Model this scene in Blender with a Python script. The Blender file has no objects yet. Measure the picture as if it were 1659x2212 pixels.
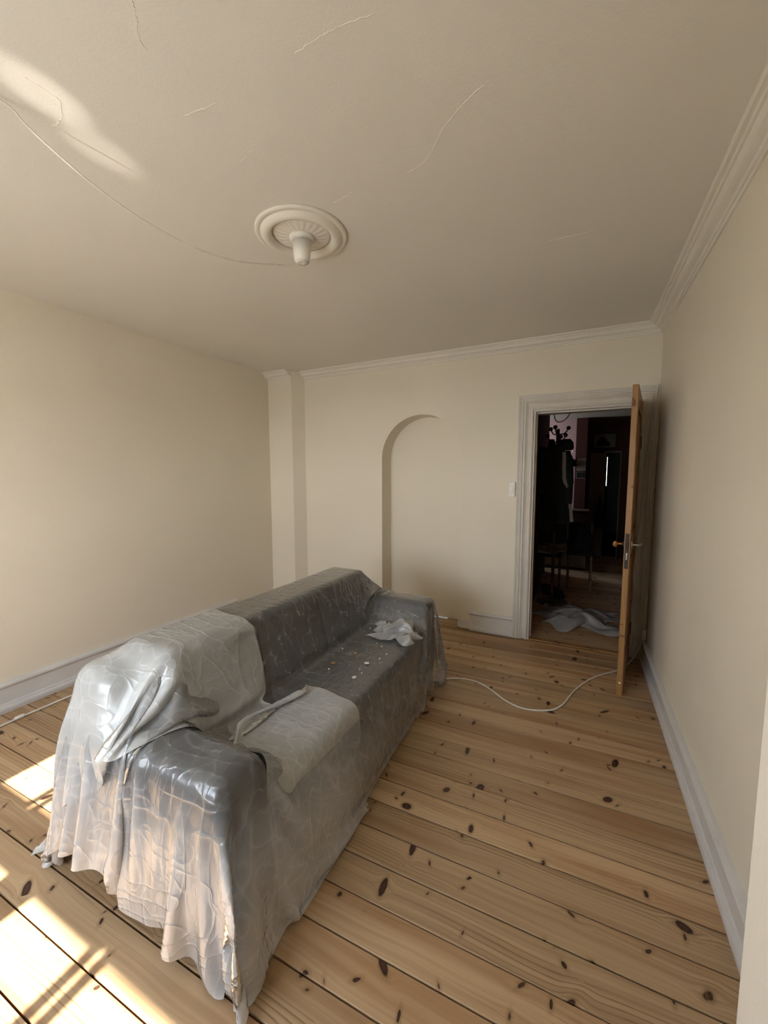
import bpy, bmesh, math, random
import numpy as np
from mathutils import Vector, Matrix
random.seed(7); np.random.seed(7)
SC = bpy.context.scene
COL = SC.collection
PI = math.pi
# ------------------------------------------------------------------ camera
HC = 1.5
F_PX, YAW, PITCH, ROLL = 859.5943, 0.4575, -0.0922, -0.0017
RM_L, RM_R, RM_D, RM_H = -3.249, 0.522, 3.7455, 2.647      # left wall x, right wall x, back wall y, ceiling z
FRONT = -0.75                                              # inner face of the window wall
cd = bpy.data.cameras.new('camera'); cam = bpy.data.objects.new('camera', cd); COL.objects.link(cam)
cy, sy, cp, sp = math.cos(YAW), math.sin(YAW), math.cos(PITCH), math.sin(PITCH)
fw = Vector((-sy*cp, cy*cp, sp)); rt = Vector((cy, sy, 0)); up = rt.cross(fw)
r2 = rt*math.cos(ROLL) + up*math.sin(ROLL); u2 = up*math.cos(ROLL) - rt*math.sin(ROLL)
cam.matrix_world = Matrix(((r2.x, u2.x, -fw.x, 0), (r2.y, u2.y, -fw.y, 0), (r2.z, u2.z, -fw.z, HC), (0, 0, 0, 1)))
cd.sensor_fit = 'HORIZONTAL'; cd.sensor_width = 36; cd.lens = F_PX/1659*36
cd.clip_start = 0.02; cd.clip_end = 200
SC.camera = cam
# ------------------------------------------------------------------ light
SC.view_settings.view_transform = 'Standard'; SC.view_settings.look = 'None'
SC.view_settings.gamma = 1.0; SC.view_settings.use_curve_mapping = False
SC.view_settings.exposure = 0.86
SKY_STRENGTH = 10.6; SUN_STRENGTH = 17.0; SUN_EL = math.atan(1.11)
cy_ = SC.cycles
cy_.max_bounces = 6; cy_.diffuse_bounces = 5; cy_.glossy_bounces = 3; cy_.transmission_bounces = 4; cy_.transparent_max_bounces = 8
cy_.caustics_reflective = False; cy_.caustics_refractive = False; cy_.use_adaptive_sampling = True; cy_.adaptive_threshold = .04; cy_.use_denoising = True
cy_.sample_clamp_indirect = 6.0
wd = bpy.data.worlds.new('sky'); SC.world = wd; wd.use_nodes = True
nt = wd.node_tree; nt.nodes.clear()
# even pale daylight sky, slightly whiter towards the horizon all round
tcw = nt.nodes.new('ShaderNodeTexCoord'); sxw = nt.nodes.new('ShaderNodeSeparateXYZ'); mrw = nt.nodes.new('ShaderNodeMapRange')
mrw.inputs[1].default_value = 0.; mrw.inputs[2].default_value = .8
mxw = nt.nodes.new('ShaderNodeMix'); mxw.data_type = 'RGBA'; mxw.inputs[6].default_value = (.93, .96, 1., 1); mxw.inputs[7].default_value = (.62, .78, 1., 1)
bg = nt.nodes.new('ShaderNodeBackground'); bg.inputs['Strength'].default_value = SKY_STRENGTH
wo = nt.nodes.new('ShaderNodeOutputWorld')
nt.links.new(tcw.outputs['Generated'], sxw.inputs[0]); nt.links.new(sxw.outputs[2], mrw.inputs[0]); nt.links.new(mrw.outputs[0], mxw.inputs[0])
nt.links.new(mxw.outputs[2], bg.inputs[0]); nt.links.new(bg.outputs[0], wo.inputs[0])
sl = bpy.data.lights.new('sun', 'SUN'); sl.energy = SUN_STRENGTH; sl.angle = math.radians(0.7); sl.color = (1, .96, .90)
so = bpy.data.objects.new('sun', sl); COL.objects.link(so)
so.rotation_euler = Vector((0, -math.cos(SUN_EL), math.sin(SUN_EL))).to_track_quat('Z', 'Y').to_euler()
def portal(name, loc, rot, sx, sy_):
    l = bpy.data.lights.new(name, 'AREA'); l.shape = 'RECTANGLE'; l.size = sx; l.size_y = sy_; l.cycles.is_portal = True
    o = bpy.data.objects.new(name, l); COL.objects.link(o); o.location = loc; o.rotation_euler = rot
    return o
portal('daylight_portal', (-1.70, -1.05, 1.58), (-PI/2, 0, PI), 1.80, 1.62)
# added outdoor spot lamps imitating assumed reflected sun: narrow beams that graze the ceiling
def added_spot(name, src, dst, deg, watts, blend):
    l = bpy.data.lights.new(name, 'SPOT'); l.spot_size = math.radians(deg); l.spot_blend = blend; l.energy = watts
    l.shadow_soft_size = 0.01; l.color = (1, .95, .85)
    o = bpy.data.objects.new(name, l); COL.objects.link(o); o.location = src
    o.rotation_euler = (Vector(src)-Vector(dst)).to_track_quat('Z', 'Y').to_euler()
added_spot('added_ceiling_spot', (-1.60, -8.0, -3.4), (-1.47, .45, RM_H), 1.1, 1900, .9)
added_spot('added_ceiling_spot', (-1.50, -8.0, -3.4), (-1.50, .72, RM_H), 1.0, 1900, .9)
added_spot('added_ceiling_spot', (-1.40, -8.0, -3.4), (-1.57, .93, RM_H), 1.0, 1300, 1.)

# ------------------------------------------------------------------ helpers
def tag(o, label=None, cat=None, group=None, kind=None):
    if label: o['label'] = label
    if cat: o['category'] = cat
    if group: o['group'] = group
    if kind: o['kind'] = kind
    return o
def empty(name, loc=(0, 0, 0), label=None, cat=None, group=None, kind=None):
    o = bpy.data.objects.new(name, None); COL.objects.link(o); o.location = loc; o.empty_display_size = .05
    return tag(o, label, cat, group, kind)
def obj(name, bm, mat, parent=None, smooth=False, bevel=0, seg=2, sub=0, angle=35):
    if isinstance(bm, bpy.types.Mesh): me = bm
    else:
        bmesh.ops.recalc_face_normals(bm, faces=bm.faces[:])
        me = bpy.data.meshes.new(name); bm.to_mesh(me); bm.free()
    if mat is not None and not me.materials: me.materials.append(mat)
    if smooth:
        for p in me.polygons: p.use_smooth = True
    o = bpy.data.objects.new(name, me); COL.objects.link(o)
    if parent is not None:
        o.parent = parent
        if parent.location.length: o.matrix_parent_inverse = Matrix.Translation(-Vector(parent.location))
    if bevel:
        m = o.modifiers.new('bevel', 'BEVEL'); m.width = bevel; m.segments = seg; m.limit_method = 'ANGLE'; m.angle_limit = math.radians(angle)
    if sub:
        m = o.modifiers.new('sub', 'SUBSURF'); m.levels = sub; m.render_levels = sub
    return o
def B(): return bmesh.new()
def box(bm, x0, x1, y0, y1, z0, z1):
    v = [bm.verts.new((x, y, z)) for x in (x0, x1) for y in (y0, y1) for z in (z0, z1)]
    for f in ((0, 1, 3, 2), (4, 6, 7, 5), (0, 4, 5, 1), (2, 3, 7, 6), (0, 2, 6, 4), (1, 5, 7, 3)): bm.faces.new([v[i] for i in f])
    return bm
def bx(*a): return box(B(), *a)
def quad(bm, *pts): return bm.faces.new([bm.verts.new(p) for p in pts])
def lathe(bm, prof, n=48, c=(0, 0, 0), wob=None):
    rings = []
    for (r, z) in prof:
        ring = []
        for i in range(n):
            a = 2*PI*i/n; rr = r*(wob(a, r, z) if wob else 1)
            ring.append(bm.verts.new((c[0]+rr*math.cos(a), c[1]+rr*math.sin(a), c[2]+z)))
        rings.append(ring)
    for a, b in zip(rings, rings[1:]):
        for i in range(n): bm.faces.new((a[i], a[(i+1) % n], b[(i+1) % n], b[i]))
    for r in (rings[0], rings[-1]):
        try: bm.faces.new(r)
        except ValueError: pass
    return bm
def smooth_path(pts, n=6):
    P = [Vector(p) for p in pts]; out = []
    for i in range(len(P)-1):
        p0 = P[max(i-1, 0)]; p1 = P[i]; p2 = P[i+1]; p3 = P[min(i+2, len(P)-1)]
        for k in range(n):
            t = k/n
            out.append(.5*((2*p1)+(p2-p0)*t+(2*p0-5*p1+4*p2-p3)*t*t+(3*p1-p0-3*p2+p3)*t**3))
    out.append(P[-1]); return out
def tube(bm, pts, r, n=8):
    rings = []; prev = None
    for i, p in enumerate(pts):
        p = Vector(p); d = (Vector(pts[min(i+1, len(pts)-1)])-Vector(pts[max(i-1, 0)])).normalized()
        a = prev if prev is not None else (Vector((0, 0, 1)) if abs(d.z) < .9 else Vector((1, 0, 0)))
        s = d.cross(a).normalized(); u = s.cross(d).normalized(); prev = u
        rr = r(i/(len(pts)-1)) if callable(r) else r
        rings.append([bm.verts.new(p+(s*math.cos(2*PI*k/n)+u*math.sin(2*PI*k/n))*rr) for k in range(n)])
    for a, b in zip(rings, rings[1:]):
        for k in range(n): bm.faces.new((a[k], a[(k+1) % n], b[(k+1) % n], b[k]))
    bm.faces.new(rings[0]); bm.faces.new(rings[-1]); return bm
def loft(bm, secs, n=20, cap=True):
    """secs: list of (centre, half_x, half_y, wobble fn or None) stacked ellipses"""
    rings = []
    for c, ax, ay, wf in secs:
        rings.append([bm.verts.new((c[0]+ax*math.cos(a)*(wf(a) if wf else 1), c[1]+ay*math.sin(a)*(wf(a) if wf else 1), c[2]))
                      for a in (2*PI*k/n for k in range(n))])
    for a, b in zip(rings, rings[1:]):
        for k in range(n): bm.faces.new((a[k], a[(k+1) % n], b[(k+1) % n], b[k]))
    if cap: bm.faces.new(rings[0]); bm.faces.new(rings[-1])
    return bm

# ------------------------------------------------------------------ materials
class NT:
    def __init__(s, name):
        s.m = bpy.data.materials.new(name); s.m.use_nodes = True; s.t = s.m.node_tree; s.t.nodes.clear()
        s.out = s.n('ShaderNodeOutputMaterial')
    def n(s, k, **kw):
        x = s.t.nodes.new(k)
        for a, b in kw.items(): setattr(x, a, b)
        return x
    def l(s, a, b): s.t.links.new(a, b)
    def v(s, sock, val):
        if hasattr(val, 'links'): s.l(val, sock)
        else: sock.default_value = val
    def math(s, op, a, b=0., c=0., clamp=False):
        x = s.n('ShaderNodeMath', operation=op, use_clamp=clamp)
        for i, q in enumerate((a, b, c)): s.v(x.inputs[i], q)
        return x.outputs[0]
    def mixc(s, f, a, b, typ='MIX'):
        x = s.n('ShaderNodeMix', data_type='RGBA', blend_type=typ)
        s.v(x.inputs[0], f); s.v(x.inputs[6], a); s.v(x.inputs[7], b); return x.outputs[2]
    def ramp(s, f, lo, hi, a=0., b=1.):
        x = s.n('ShaderNodeMapRange', interpolation_type='SMOOTHSTEP'); s.v(x.inputs[0], f)
        for i, q in enumerate((lo, hi, a, b)): s.v(x.inputs[1+i], q)
        return x.outputs[0]
    def noise(s, vec, scale, detail=3., rough=.5, dist=0.):
        x = s.n('ShaderNodeTexNoise'); s.v(x.inputs['Vector'], vec); x.inputs['Scale'].default_value = scale
        x.inputs['Detail'].default_value = detail; x.inputs['Roughness'].default_value = rough; x.inputs['Distortion'].default_value = dist
        return x.outputs[0]
    def bump(s, h, strength, dist):
        x = s.n('ShaderNodeBump'); x.inputs['Strength'].default_value = strength; x.inputs['Distance'].default_value = dist
        s.l(h, x.inputs['Height']); return x.outputs[0]
    def comb(s, x, y, z):
        c = s.n('ShaderNodeCombineXYZ'); s.v(c.inputs[0], x); s.v(c.inputs[1], y); s.v(c.inputs[2], z); return c.outputs[0]
    def bsdf(s, col, rough=.6, normal=None, spec=.5, metal=0.):
        b = s.n('ShaderNodeBsdfPrincipled'); s.v(b.inputs['Base Color'], col); s.v(b.inputs['Roughness'], rough)
        s.v(b.inputs['Specular IOR Level'], spec); b.inputs['Metallic'].default_value = metal
        if normal is not None: s.l(normal, b.inputs['Normal'])
        return b
    def done(s, shader): s.l(shader, s.out.inputs[0]); return s.m
def C4(c): return (c[0], c[1], c[2], 1.)
def plain(name, col, rough=.6, metal=0., spec=.5, var=.08, vs=25., bump=0., bs=200.):
    q = NT(name); tc = q.n('ShaderNodeTexCoord').outputs['Object']
    f = q.noise(tc, vs, 3.)
    c = q.mixc(q.ramp(f, .3, .7), C4([x*(1-var) for x in col]), C4([min(1, x*(1+var)) for x in col]))
    nm = q.bump(q.noise(tc, bs, 2.), bump, .002) if bump else None
    return q.done(q.bsdf(c, rough, nm, spec, metal).outputs[0])
def paint(name, col, var=.03, bump=.25, scale=160., rough=.7):
    q = NT(name); tc = q.n('ShaderNodeTexCoord').outputs['Object']
    big = q.noise(tc, 1.3, 1.); c = q.mixc(q.ramp(big, .3, .7), C4([x*(1-var) for x in col]), C4(col))
    h = q.math('ADD', q.noise(tc, scale, 1., .6), q.math('MULTIPLY', q.noise(tc, 9., 0.), 1.2))
    return q.done(q.bsdf(c, rough, q.bump(h, bump, .003), .3).outputs[0])
def chipped(name, col, under, amount=.30, rough=.45):
    q = NT(name); tc = q.n('ShaderNodeTexCoord').outputs['Object']
    n1 = q.noise(tc, 22., 5., .7); n2 = q.noise(tc, 3., 2.)
    f = q.ramp(q.math('ADD', n1, q.math('MULTIPLY', n2, .35)), amount+.06, amount, 0., 1.)
    c0 = q.mixc(q.ramp(q.noise(tc, 6., 4.), .35, .7), C4([x*.93 for x in col]), C4(col))
    c = q.mixc(f, c0, C4(under))
    h = q.math('SUBTRACT', q.noise(tc, 60., 3.), f)
    return q.done(q.bsdf(c, rough, q.bump(h, .3, .002), .4).outputs[0])
def pine(name, light, dark, knot, rough=.42, knots=True, tint_var=.34, ax='X'):
    q = NT(name)
    tc = q.n('ShaderNodeTexCoord').outputs['Object']; oi = q.n('ShaderNodeObjectInfo').outputs['Random']
    sx = q.n('ShaderNodeSeparateXYZ'); q.l(tc, sx.inputs[0])
    order = {'X': (0, 1, 2), 'Y': (1, 0, 2), 'Z': (2, 0, 1)}[ax]
    X, Y, Z = [sx.outputs[i] for i in order]
    Y = q.math('ADD', Y, q.math('MULTIPLY', Z, .7))
    xs = q.math('ADD', X, q.math('MULTIPLY', oi, 71.))
    ys = q.math('ADD', Y, q.math('MULTIPLY', oi, 13.))
    def knotfield(sx_, sy_, rmax, thr, off):
        co = q.comb(q.math('MULTIPLY', q.math('ADD', xs, off), sx_), q.math('MULTIPLY', ys, sy_), off)
        vo = q.n('ShaderNodeTexVoronoi', voronoi_dimensions='2D', feature='F1'); q.l(co, vo.inputs['Vector']); vo.inputs['Scale'].default_value = 1.
        vm = q.n('ShaderNodeVectorMath', operation='SUBTRACT'); q.l(co, vm.inputs[0]); q.l(vo.outputs['Position'], vm.inputs[1])
        sp_ = q.n('ShaderNodeSeparateXYZ'); q.l(vm.outputs[0], sp_.inputs[0])
        dx = q.math('DIVIDE', sp_.outputs[0], sx_); dy = q.math('DIVIDE', sp_.outputs[1], sy_)
        sc = q.n('ShaderNodeSeparateColor'); q.l(vo.outputs['Color'], sc.inputs[0])
        skew = q.math('MULTIPLY', q.math('SUBTRACT', sc.outputs[1], .5), 2.2)
        dy2 = q.math('ADD', dy, q.math('MULTIPLY', dx, skew))
        asp = q.math('ADD', .55, q.math('MULTIPLY', q.math('FRACT', q.math('MULTIPLY', sc.outputs[1], 7.7)), .9))
        d = q.math('SQRT', q.math('ADD', q.math('POWER', q.math('DIVIDE', dx, asp), 2.), q.math('POWER', q.math('MULTIPLY', dy2, asp), 2.)))
        rad = q.math('MULTIPLY', q.math('POWER', q.ramp(sc.outputs[0], thr, 1.05, 0., 1.), 1.5), rmax)
        return d, rad, dy
    wob = q.math('MULTIPLY', q.math('SUBTRACT', q.noise(q.comb(xs, q.math('MULTIPLY', ys, 2.5), 0.), 1.1, 2.), .5), .10)
    v = q.math('ADD', ys, wob)
    if knots:
        d1, r1, dy1 = knotfield(3.0, 8.0, .023, .15, 3.3)
        d2, r2_, dy2_ = knotfield(7.0, 15.0, .009, .50, 9.1)
        near = q.math('EXPONENT', q.math('MULTIPLY', q.math('POWER', q.math('DIVIDE', d1, .045), 2.), -1.))
        push = q.math('MULTIPLY', q.math('MULTIPLY', near, q.ramp(r1, 0., .02, 0., .028)), q.math('SIGN', dy1))
        v = q.math('SUBTRACT', v, push)
    fine = q.math('MULTIPLY', q.noise(q.comb(q.math('MULTIPLY', xs, .8), q.math('MULTIPLY', ys, 40.), 0.), 3., 4.), .006)
    rg = q.math('FRACT', q.math('MULTIPLY', q.math('ADD', v, fine), 62.))
    late = q.math('MULTIPLY', q.ramp(rg, .55, .93), q.ramp(rg, 1., .95))
    late = q.math('MULTIPLY', late, q.ramp(q.noise(q.comb(q.math('MULTIPLY', xs, .55), q.math('MULTIPLY', ys, 7.), 3.), 1.6, 2.), .42, .66, .10, 1.))
    streak = q.noise(q.comb(q.math('MULTIPLY', xs, .45), q.math('MULTIPLY', q.math('ADD', v, fine), 24.), 7.), 1.7, 3.)
    warm = q.noise(q.comb(q.math('MULTIPLY', xs, .6), q.math('MULTIPLY', ys, 7.), 1.), 1.5, 2.)
    c = q.mixc(q.ramp(streak, .34, .66, 0., .62), C4(light), C4([.55*a+.45*b for a, b in zip(dark, light)]))
    c = q.mixc(q.ramp(warm, .46, .70, 0., .60), c, C4((dark[0]*1.25, dark[1]*1.05, dark[2]*.95)))
    c = q.mixc(q.math('MULTIPLY', late, .8), c, C4(dark))
    br = q.math('ADD', 1.-tint_var/2, q.math('MULTIPLY', q.math('FRACT', q.math('MULTIPLY', oi, 17.3)), tint_var))
    vm = q.n('ShaderNodeVectorMath', operation='SCALE'); q.l(c, vm.inputs[0]); q.l(br, vm.inputs[3]); c = vm.outputs[0]
    if knots:
        for d, r, soft in ((d1, r1, .007), (d2, r2_, .003)):
            dn = q.math('ADD', d, q.math('MULTIPLY', q.math('SUBTRACT', q.noise(tc, 70., 2.), .5), .006))
            halo = q.math('MULTIPLY', q.ramp(q.math('SUBTRACT', dn, r), .016, 0., 0., .45), q.ramp(r, .002, .004))
            c = q.mixc(halo, c, C4(dark))
            core = q.math('MULTIPLY', q.ramp(q.math('SUBTRACT', dn, r), soft*.4, -soft*.5), q.ramp(r, .002, .0035))
            inner = q.mixc(q.ramp(q.math('DIVIDE', dn, q.math('MAXIMUM', r, .001)), .25, .85), C4([x*2.1 for x in knot]), C4(knot))
            c = q.mixc(core, c, inner)
    h = q.noise(q.comb(q.math('MULTIPLY', X, 3.), q.math('MULTIPLY', Y, 90.), 0.), 2., 1.)
    rr = q.math('ADD', rough-.06, q.math('MULTIPLY', q.noise(tc, 8., 3.), .14))
    return q.done(q.bsdf(c, rr, q.bump(h, .12, .001), .4).outputs[0])
def film(name, lo, hi, tint=(.93, .93, .92), crumple=1., gloss=1.4):
    """polythene film: clear where it clings to what is below, milky where it stands off (attribute gap, with painted-in haze added)"""
    q = NT(name); tc = q.n('ShaderNodeTexCoord').outputs['Object']
    at = q.n('ShaderNodeAttribute'); at.attribute_name = 'gap'; gap = at.outputs['Fac']
    wn = q.n('ShaderNodeTexNoise'); wn.inputs['Scale'].default_value = 4.; wn.inputs['Detail'].default_value = 1.; q.l(tc, wn.inputs['Vector'])
    mx = q.n('ShaderNodeVectorMath', operation='MULTIPLY_ADD'); q.l(wn.outputs['Color'], mx.inputs[0]); mx.inputs[1].default_value = (.10, .10, .10); q.l(tc, mx.inputs[2])
    wv = mx.outputs[0]
    def ridge(sc3, width, pw):
        mp = q.n('ShaderNodeMapping'); q.l(wv, mp.inputs['Vector']); mp.inputs['Scale'].default_value = sc3
        return q.math('POWER', q.math('SUBTRACT', 1., q.math('MULTIPLY', q.math('ABSOLUTE', q.math('SUBTRACT', q.noise(mp.outputs[0], 1., 0., .5), .5)), width, 0., True)), pw)
    ra = ridge((13., 13., 2.2), 7., 4.); rb_ = ridge((2.6, 17., 17.), 7., 4.); rc = ridge((24., 5., 9.), 8., 5.)
    crease = q.math('ADD', q.math('MULTIPLY', ra, .6), q.math('ADD', q.math('MULTIPLY', rb_, .6), q.math('MULTIPLY', rc, .4)))
    hgt = q.math('ADD', q.math('MULTIPLY', crease, .7), q.math('MULTIPLY', q.noise(wv, 26., 1., .6), .5))
    nm = q.bump(hgt, .45*crumple, .007)
    lw = q.n('ShaderNodeLayerWeight'); lw.inputs['Blend'].default_value = .35
    op = q.math('ADD', lo, q.math('MULTIPLY', gap, hi-lo))
    op = q.math('ADD', op, q.math('MULTIPLY', q.math('SUBTRACT', q.noise(wv, 5., 2., .6), .5), .16))
    op = q.math('ADD', op, q.math('MULTIPLY', lw.outputs['Facing'], .20))
    op = q.math('ADD', op, q.math('MULTIPLY', crease, .15), 0., True)
    df = q.n('ShaderNodeBsdfDiffuse'); df.inputs['Color'].default_value = C4(tint); q.l(nm, df.inputs['Normal'])
    tl = q.n('ShaderNodeBsdfTranslucent'); tl.inputs['Color'].default_value = C4(tint)
    ms = q.n('ShaderNodeMixShader'); ms.inputs[0].default_value = .40; q.l(df.outputs[0], ms.inputs[1]); q.l(tl.outputs[0], ms.inputs[2])
    tr = q.n('ShaderNodeBsdfTransparent'); tr.inputs[0].default_value = (.96, .96, .96, 1)
    m2 = q.n('ShaderNodeMixShader'); q.l(op, m2.inputs[0]); q.l(tr.outputs[0], m2.inputs[1]); q.l(ms.outputs[0], m2.inputs[2])
    gl = q.n('ShaderNodeBsdfGlossy'); gl.inputs['Roughness'].default_value = .26; q.l(nm, gl.inputs['Normal'])
    fr = q.n('ShaderNodeFresnel'); fr.inputs['IOR'].default_value = 1.5; q.l(nm, fr.inputs['Normal'])
    m3 = q.n('ShaderNodeMixShader'); q.l(q.math('MULTIPLY', fr.outputs[0], gloss, 0., True), m3.inputs[0]); q.l(m2.outputs[0], m3.inputs[1]); q.l(gl.outputs[0], m3.inputs[2])
    return q.done(m3.outputs[0])
M = {}
M['wall'] = paint('cream_wall_paint', (.81, .743, .615))
M['ceiling'] = paint('ceiling_paint', (.80, .765, .69), scale=120., bump=.15)
M['trim'] = paint('plaster_trim_paint', (.82, .78, .69), bump=.2, scale=80.)
M['skirt'] = chipped('grey_white_gloss_paint', (.70, .68, .66), (.22, .14, .08), .22)
M['casing'] = chipped('grey_white_door_paint', (.70, .66, .59), (.25, .17, .1), .20)
M['white'] = plain('white_plastic', (.82, .79, .72), .4, var=.03)
M['plank'] = pine('pine_floorboard', (.51, .35, .20), (.235, .13, .056), (.036, .015, .009))
M['doorpine'] = pine('pine_door', (.36, .195, .07), (.24, .115, .035), (.10, .035, .012), rough=.4, ax='Z', tint_var=.06)
M['subfloor'] = plain('dark_gap', (.012, .009, .007), .9)
M['fabric'] = plain('charcoal_sofa_fabric', (.030, .032, .036), .9, spec=.2, var=.35, vs=14.)
M['film'] = film('clear_polythene_film', .10, .52, (.96, .96, .96), 1.0, 1.8)
M['milk'] = film('milky_polythene_film', .50, .74, (.90, .91, .88), 1.)
M['milk2'] = film('hazy_polythene_film', .58, .78, (.90, .91, .90), 1.)
M['scrap'] = film('thin_polythene_scrap', .22, .5)
M['cable'] = plain('white_cable', (.72, .68, .60), .45, var=.05)
M['iron'] = plain('old_iron', (.030, .018, .012), .6, metal=0., var=.4, vs=60.)
M['steel'] = plain('worn_steel', (.42, .40, .36), .32, metal=.9, var=.2)
M['wood'] = plain('turned_wood', (.40, .17, .045), .4, var=.2)
M['darkwood'] = plain('dark_wood', (.06, .035, .02), .5, var=.3)
M['oak'] = plain('pale_leg_wood', (.20, .13, .07), .5, var=.2)
M['black'] = plain('black_cloth', (.012, .012, .013), .95, var=.3, bump=.4, bs=300.)
M['chip'] = plain('plaster_chip', (.75, .71, .62), .9, var=.15)
M['chiporange'] = plain('painted_chip', (.45, .24, .09), .9, var=.3)
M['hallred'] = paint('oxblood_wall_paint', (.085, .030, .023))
M['hallpink'] = paint('dusty_pink_wall_paint', (.55, .40, .39))
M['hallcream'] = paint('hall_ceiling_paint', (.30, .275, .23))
M['teal'] = plain('teal_tile', (.10, .22, .21), .25, var=.1)
M['outwall'] = plain('street_plaster', (.62, .55, .45), .9)
M['ground'] = plain('street_paving', (.34, .32, .29), .9)
def sun_blocker_mat():  # cloth of the added sun blocker, passes soft light into the room
    q = NT('sun_blocker_cloth'); df = q.n('ShaderNodeBsdfDiffuse'); df.inputs[0].default_value = (.85, .83, .78, 1)
    tl = q.n('ShaderNodeBsdfTranslucent'); tl.inputs[0].default_value = (.85, .82, .76, 1); m = q.n('ShaderNodeMixShader'); m.inputs[0].default_value = .45
    q.l(df.outputs[0], m.inputs[1]); q.l(tl.outputs[0], m.inputs[2]); return q.done(m.outputs[0])
M['blocker'] = sun_blocker_mat()
# ------------------------------------------------------------------ the room
L, R, D, H = RM_L, RM_R, RM_D, RM_H
def struct(name, bm, mat, parent=None, **k):
    o = obj(name, bm, mat, parent, **k)
    if parent is None: o['kind'] = 'structure'
    return o
WT = .25                                     # thickness of the back wall
OPL, OPR, OPH = -.385, .412, 2.06            # door opening
NX0, NX1, NTOP, ND = -1.867, -1.008, 2.095, .215
# floor: dark subfloor slab and one board per board
HALL_END = 8.2
sub = bx(L-.3, R+.3, FRONT-.35, D+.02, -.12, -.026)
box(sub, -1.9, 1.6, D+.02, HALL_END+.2, -.12, -.026)
floor = struct('floor', sub, M['subfloor'])
PITCHW, SL = .1347, .020
def board_mesh(name, length, width, seg=1):
    bm = B(); box(bm, -length/2, length/2, -width/2, width/2, -.024, 0)
    bmesh.ops.bevel(bm, geom=[e for e in bm.edges if abs(e.verts[0].co.z) < 1e-6 and abs(e.verts[1].co.z) < 1e-6], offset=.0009, segments=1, affect='EDGES')
    bmesh.ops.recalc_face_normals(bm, faces=bm.faces[:])
    me = bpy.data.meshes.new(name); bm.to_mesh(me); bm.free(); me.materials.append(M['plank']); return me
cx = (L+R)/2
bmesh_room = board_mesh('board', R-L-.004, PITCHW-.0064)
bmesh_hall = board_mesh('board', 2.6, PITCHW-.0030)
row = -14
rng = random.Random(3)
while True:
    yc = 1.266 + SL*cx + (row+.5)*PITCHW
    if yc > 3.95: break
    o = bpy.data.objects.new('floorboard', bmesh_room); COL.objects.link(o); o.parent = floor
    o.location = (cx, yc+rng.uniform(-.0012, .0012), rng.uniform(-.0008, .0)); o.rotation_euler = (rng.uniform(-.004, .004), 0, math.atan(SL)); row += 1
yh = yc - SL*cx
while yh < HALL_END+.1:
    o = bpy.data.objects.new('floorboard', bmesh_hall); COL.objects.link(o); o.parent = floor
    o.location = (.1, yh + SL*.1, -.001); o.rotation_euler = (0, 0, math.atan(SL)); yh += PITCHW
# ceiling
ceil = struct('ceiling', bx(L-.3, R+.3, FRONT-.35, D+.3, H, H+.12), M['ceiling'])
# left wall, pillar, right wall
struct('wall_left', bx(L-.25, L, FRONT-.35, D+.25, 0, H), M['wall'])
pb = B()
pp = [(L, 3.6), (-2.917, 3.6), (-2.842, D+.01), (L, D+.01)]
lo = [pb.verts.new((x, y, 0)) for x, y in pp]; hi = [pb.verts.new((x, y, H)) for x, y in pp]
for i in range(4): pb.faces.new((lo[i], lo[(i+1) % 4], hi[(i+1) % 4], hi[i]))
pb.faces.new(lo); pb.faces.new(hi)
struct('wall_pillar', pb, M['wall'])
struct('wall_right', bx(R, R+.25, FRONT-.35, D+.001, 0, H), M['wall'])
# wall corner that stands out beside the window
struct('wall_corner', bx(.2725, R, FRONT, .80, 0, H), M['trim'], bevel=.008, seg=3)
# back wall with arched niche and doorway
bm = B()
y0, y1 = D, D+WT
def front(x0, x1, z0, z1, y=y0): quad(bm, (x0, y, z0), (x1, y, z0), (x1, y, z1), (x0, y, z1))
front(L, NX0, 0, H); front(NX1, OPL, 0, H); front(OPL, OPR, OPH, H); front(OPR, R, 0, H)
NR = (NX1-NX0)/2; NC = (NX0+NX1)/2; NS = NTOP-NR
arch = [(NC-NR*math.cos(PI*i/40), NS+NR*math.sin(PI*i/40)) for i in range(41)]
for (xa, za), (xb, zb) in zip(arch, arch[1:]):
    quad(bm, (xa, y0, za), (xb, y0, zb), (xb, y0, H), (xa, y0, H))
    quad(bm, (xa, y0+ND, 0), (xb, y0+ND, 0), (xb, y0+ND, zb), (xa, y0+ND, za))
    quad(bm, (xa, y0, za), (xa, y0+ND, za), (xb, y0+ND, zb), (xb, y0, zb))
quad(bm, (NX0, y0, 0), (NX0, y0+ND, 0), (NX0, y0+ND, NS), (NX0, y0, NS)); quad(bm, (NX1, y0, 0), (NX1, y0, NS), (NX1, y0+ND, NS), (NX1, y0+ND, 0))
for x0, x1, z0, z1 in ((L-.25, OPL, 0, H), (OPL, OPR, OPH, H), (OPR, 1.6, 0, H)): front(x0, x1, z0, z1, y1)
quad(bm, (OPL, y0, 0), (OPL, y1, 0), (OPL, y1, OPH), (OPL, y0, OPH)); quad(bm, (OPR, y0, 0), (OPR, y0, OPH), (OPR, y1, OPH), (OPR, y1, 0))
quad(bm, (OPL, y0, OPH), (OPL, y1, OPH), (OPR, y1, OPH), (OPR, y0, OPH))
bmesh.ops.remove_doubles(bm, verts=bm.verts[:], dist=1e-5)
me = bpy.data.meshes.new('wall_back'); bm.to_mesh(me); bm.free(); me.materials.append(M['wall'])
struct('wall_back', me, M['wall'])
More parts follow.
